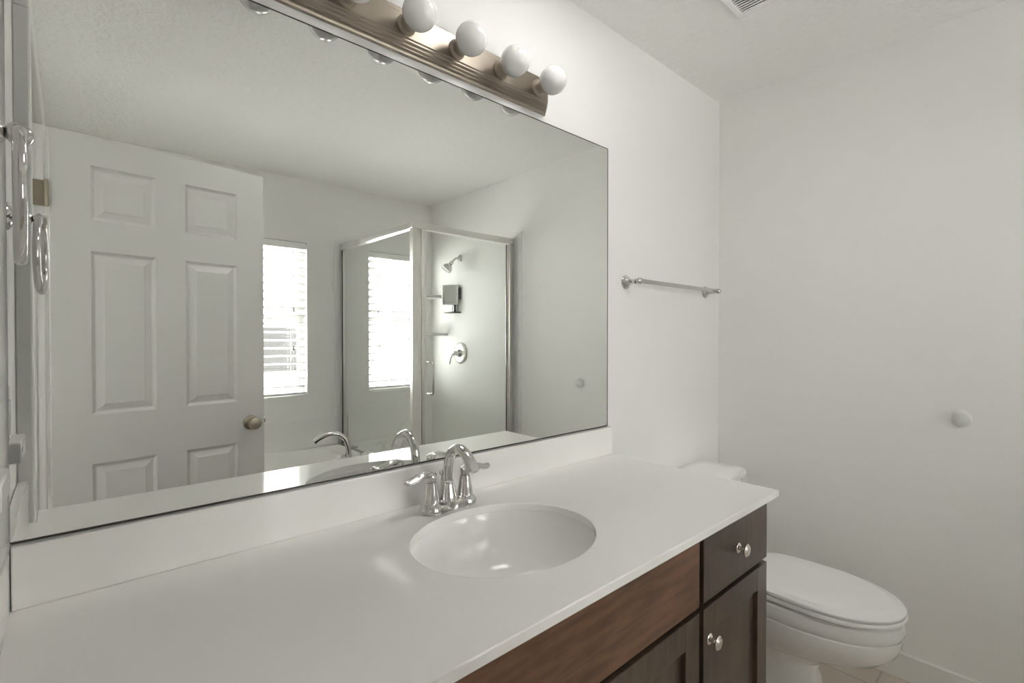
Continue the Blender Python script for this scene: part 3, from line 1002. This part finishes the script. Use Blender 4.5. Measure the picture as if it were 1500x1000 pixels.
# shower fittings on the right wall
WXF = RX - .009
sh = thing('showerhead', (WXF, -2.128, 1.93), 'chrome shower head on an angled arm, high on the shower wall', 'shower head')
bm = BM()
lathe(bm, (WXF, -2.128, 1.926), (-1, 0, 0), [(.030, 0), (.031, .003), (.026, .009), (.014, .014), (.011, .018), (0, .018)], 28)
obj('flange', bm, CHROME, sh)
bm = BM()
tip = Vector((WXF - .076, -2.139, 1.886))
sweep(bm, spline([(WXF, -2.128, 1.926), (WXF - .03, -2.132, 1.927), (WXF - .054, -2.136, 1.912), tip], 6), .0085, 14)
obj('arm', bm, CHROME, sh)
bm = BM()
d = Vector((-.50, -.10, -.62)).normalized()
lathe(bm, tip, d, [(.012, -.012), (.016, -.004), (.016, .010), (.013, .014), (.019, .024), (.034, .038), (.041, .052), (.043, .070), (.041, .076), (.034, .077), (.033, .072), (0, .072)], 32)
obj('head', bm, CHROME, sh)
bm = BM()
lathe(bm, tip, d, [(0, .0721), (.032, .0721), (.031, .0755), (.012, .077), (0, .0765)], 32)
obj('nozzle_face', bm, GREYP, sh)

sv = thing('shower_valve', (WXF, -2.121, 1.165), 'round chrome shower valve with lever on the shower wall', 'shower valve')
bm = BM()
lathe(bm, (WXF, -2.121, 1.165), (-1, 0, 0), [(.084, 0), (.085, .004), (.080, .010), (.062, .014), (.045, .0155), (.043, .013), (.036, .013), (.034, .018), (0, .018)], 48)
obj('escutcheon', bm, SATIN, sv)
bm = BM()
lathe(bm, (WXF - .014, -2.121, 1.165), (-1, 0, 0), [(.034, 0), (.030, .012), (.022, .020), (.019, .055), (.016, .062), (0, .064)], 32)
obj('hub', bm, CHROME, sv)
bm = BM()
sweep(bm, spline([(WXF - .060, -2.121, 1.168), (WXF - .078, -2.121, 1.162), (WXF - .090, -2.136, 1.125), (WXF - .098, -2.138, 1.080)], 6), 0, 14, flat=[(.013 - .005 * i / 18, .007) for i in range(19)])
obj('lever', bm, CHROME, sv)

# fogless shaving mirror on its black bracket with soap ledge
sm = thing('shower_shaving_mirror', (WXF, -2.20, 1.50), 'small silver-framed shaving mirror on a black bracket below the shower head', 'shaving mirror')
fr = Matrix.Translation((WXF - .058, -2.186, 1.635)) @ Matrix.Rotation(math.radians(-35), 4, 'Z') @ Matrix.Rotation(math.radians(3), 4, 'Y')


def fbox(L, m, name, bev=.0):
    bm = BM()
    for b in L:
        box(bm, *b)
    bmesh.ops.transform(bm, matrix=fr, verts=bm.verts[:])
    return obj(name, bm, m, sm, bevel=bev)


# local frame: x towards the wall, y along it
fbox([(-.006, .012, -.070, -.056, -.080, .080), (-.006, .012, .056, .070, -.080, .080), (-.006, .012, -.056, .056, .066, .080), (-.006, .012, -.056, .056, -.080, -.066)], SATIN, 'frame', .003)
fbox([(-.001, .004, -.056, .056, -.066, .066)], SCREEN, 'mirror_face')
fbox([(.0125, .028, -.058, .060, -.070, .078)], BLACK, 'back_housing', .004)
bm = BM()
sweep(bm, [(WXF - .026, -2.160, 1.640), (WXF - .012, -2.158, 1.640), (WXF, -2.156, 1.640)], .020, 14)
box(bm, WXF - .014, WXF, -2.215, -2.115, 1.60, 1.69)
obj('bracket', bm, BLACK, sm)
bm = BM()
box(bm, WXF - .032, WXF - .014, -2.195, -2.167, 1.498, 1.62)
obj('stem', bm, BLACK, sm)
boxes('soap_ledge', BLACK, [(WXF - .085, WXF, -2.235, -2.115, 1.488, 1.497)], sm, .003)
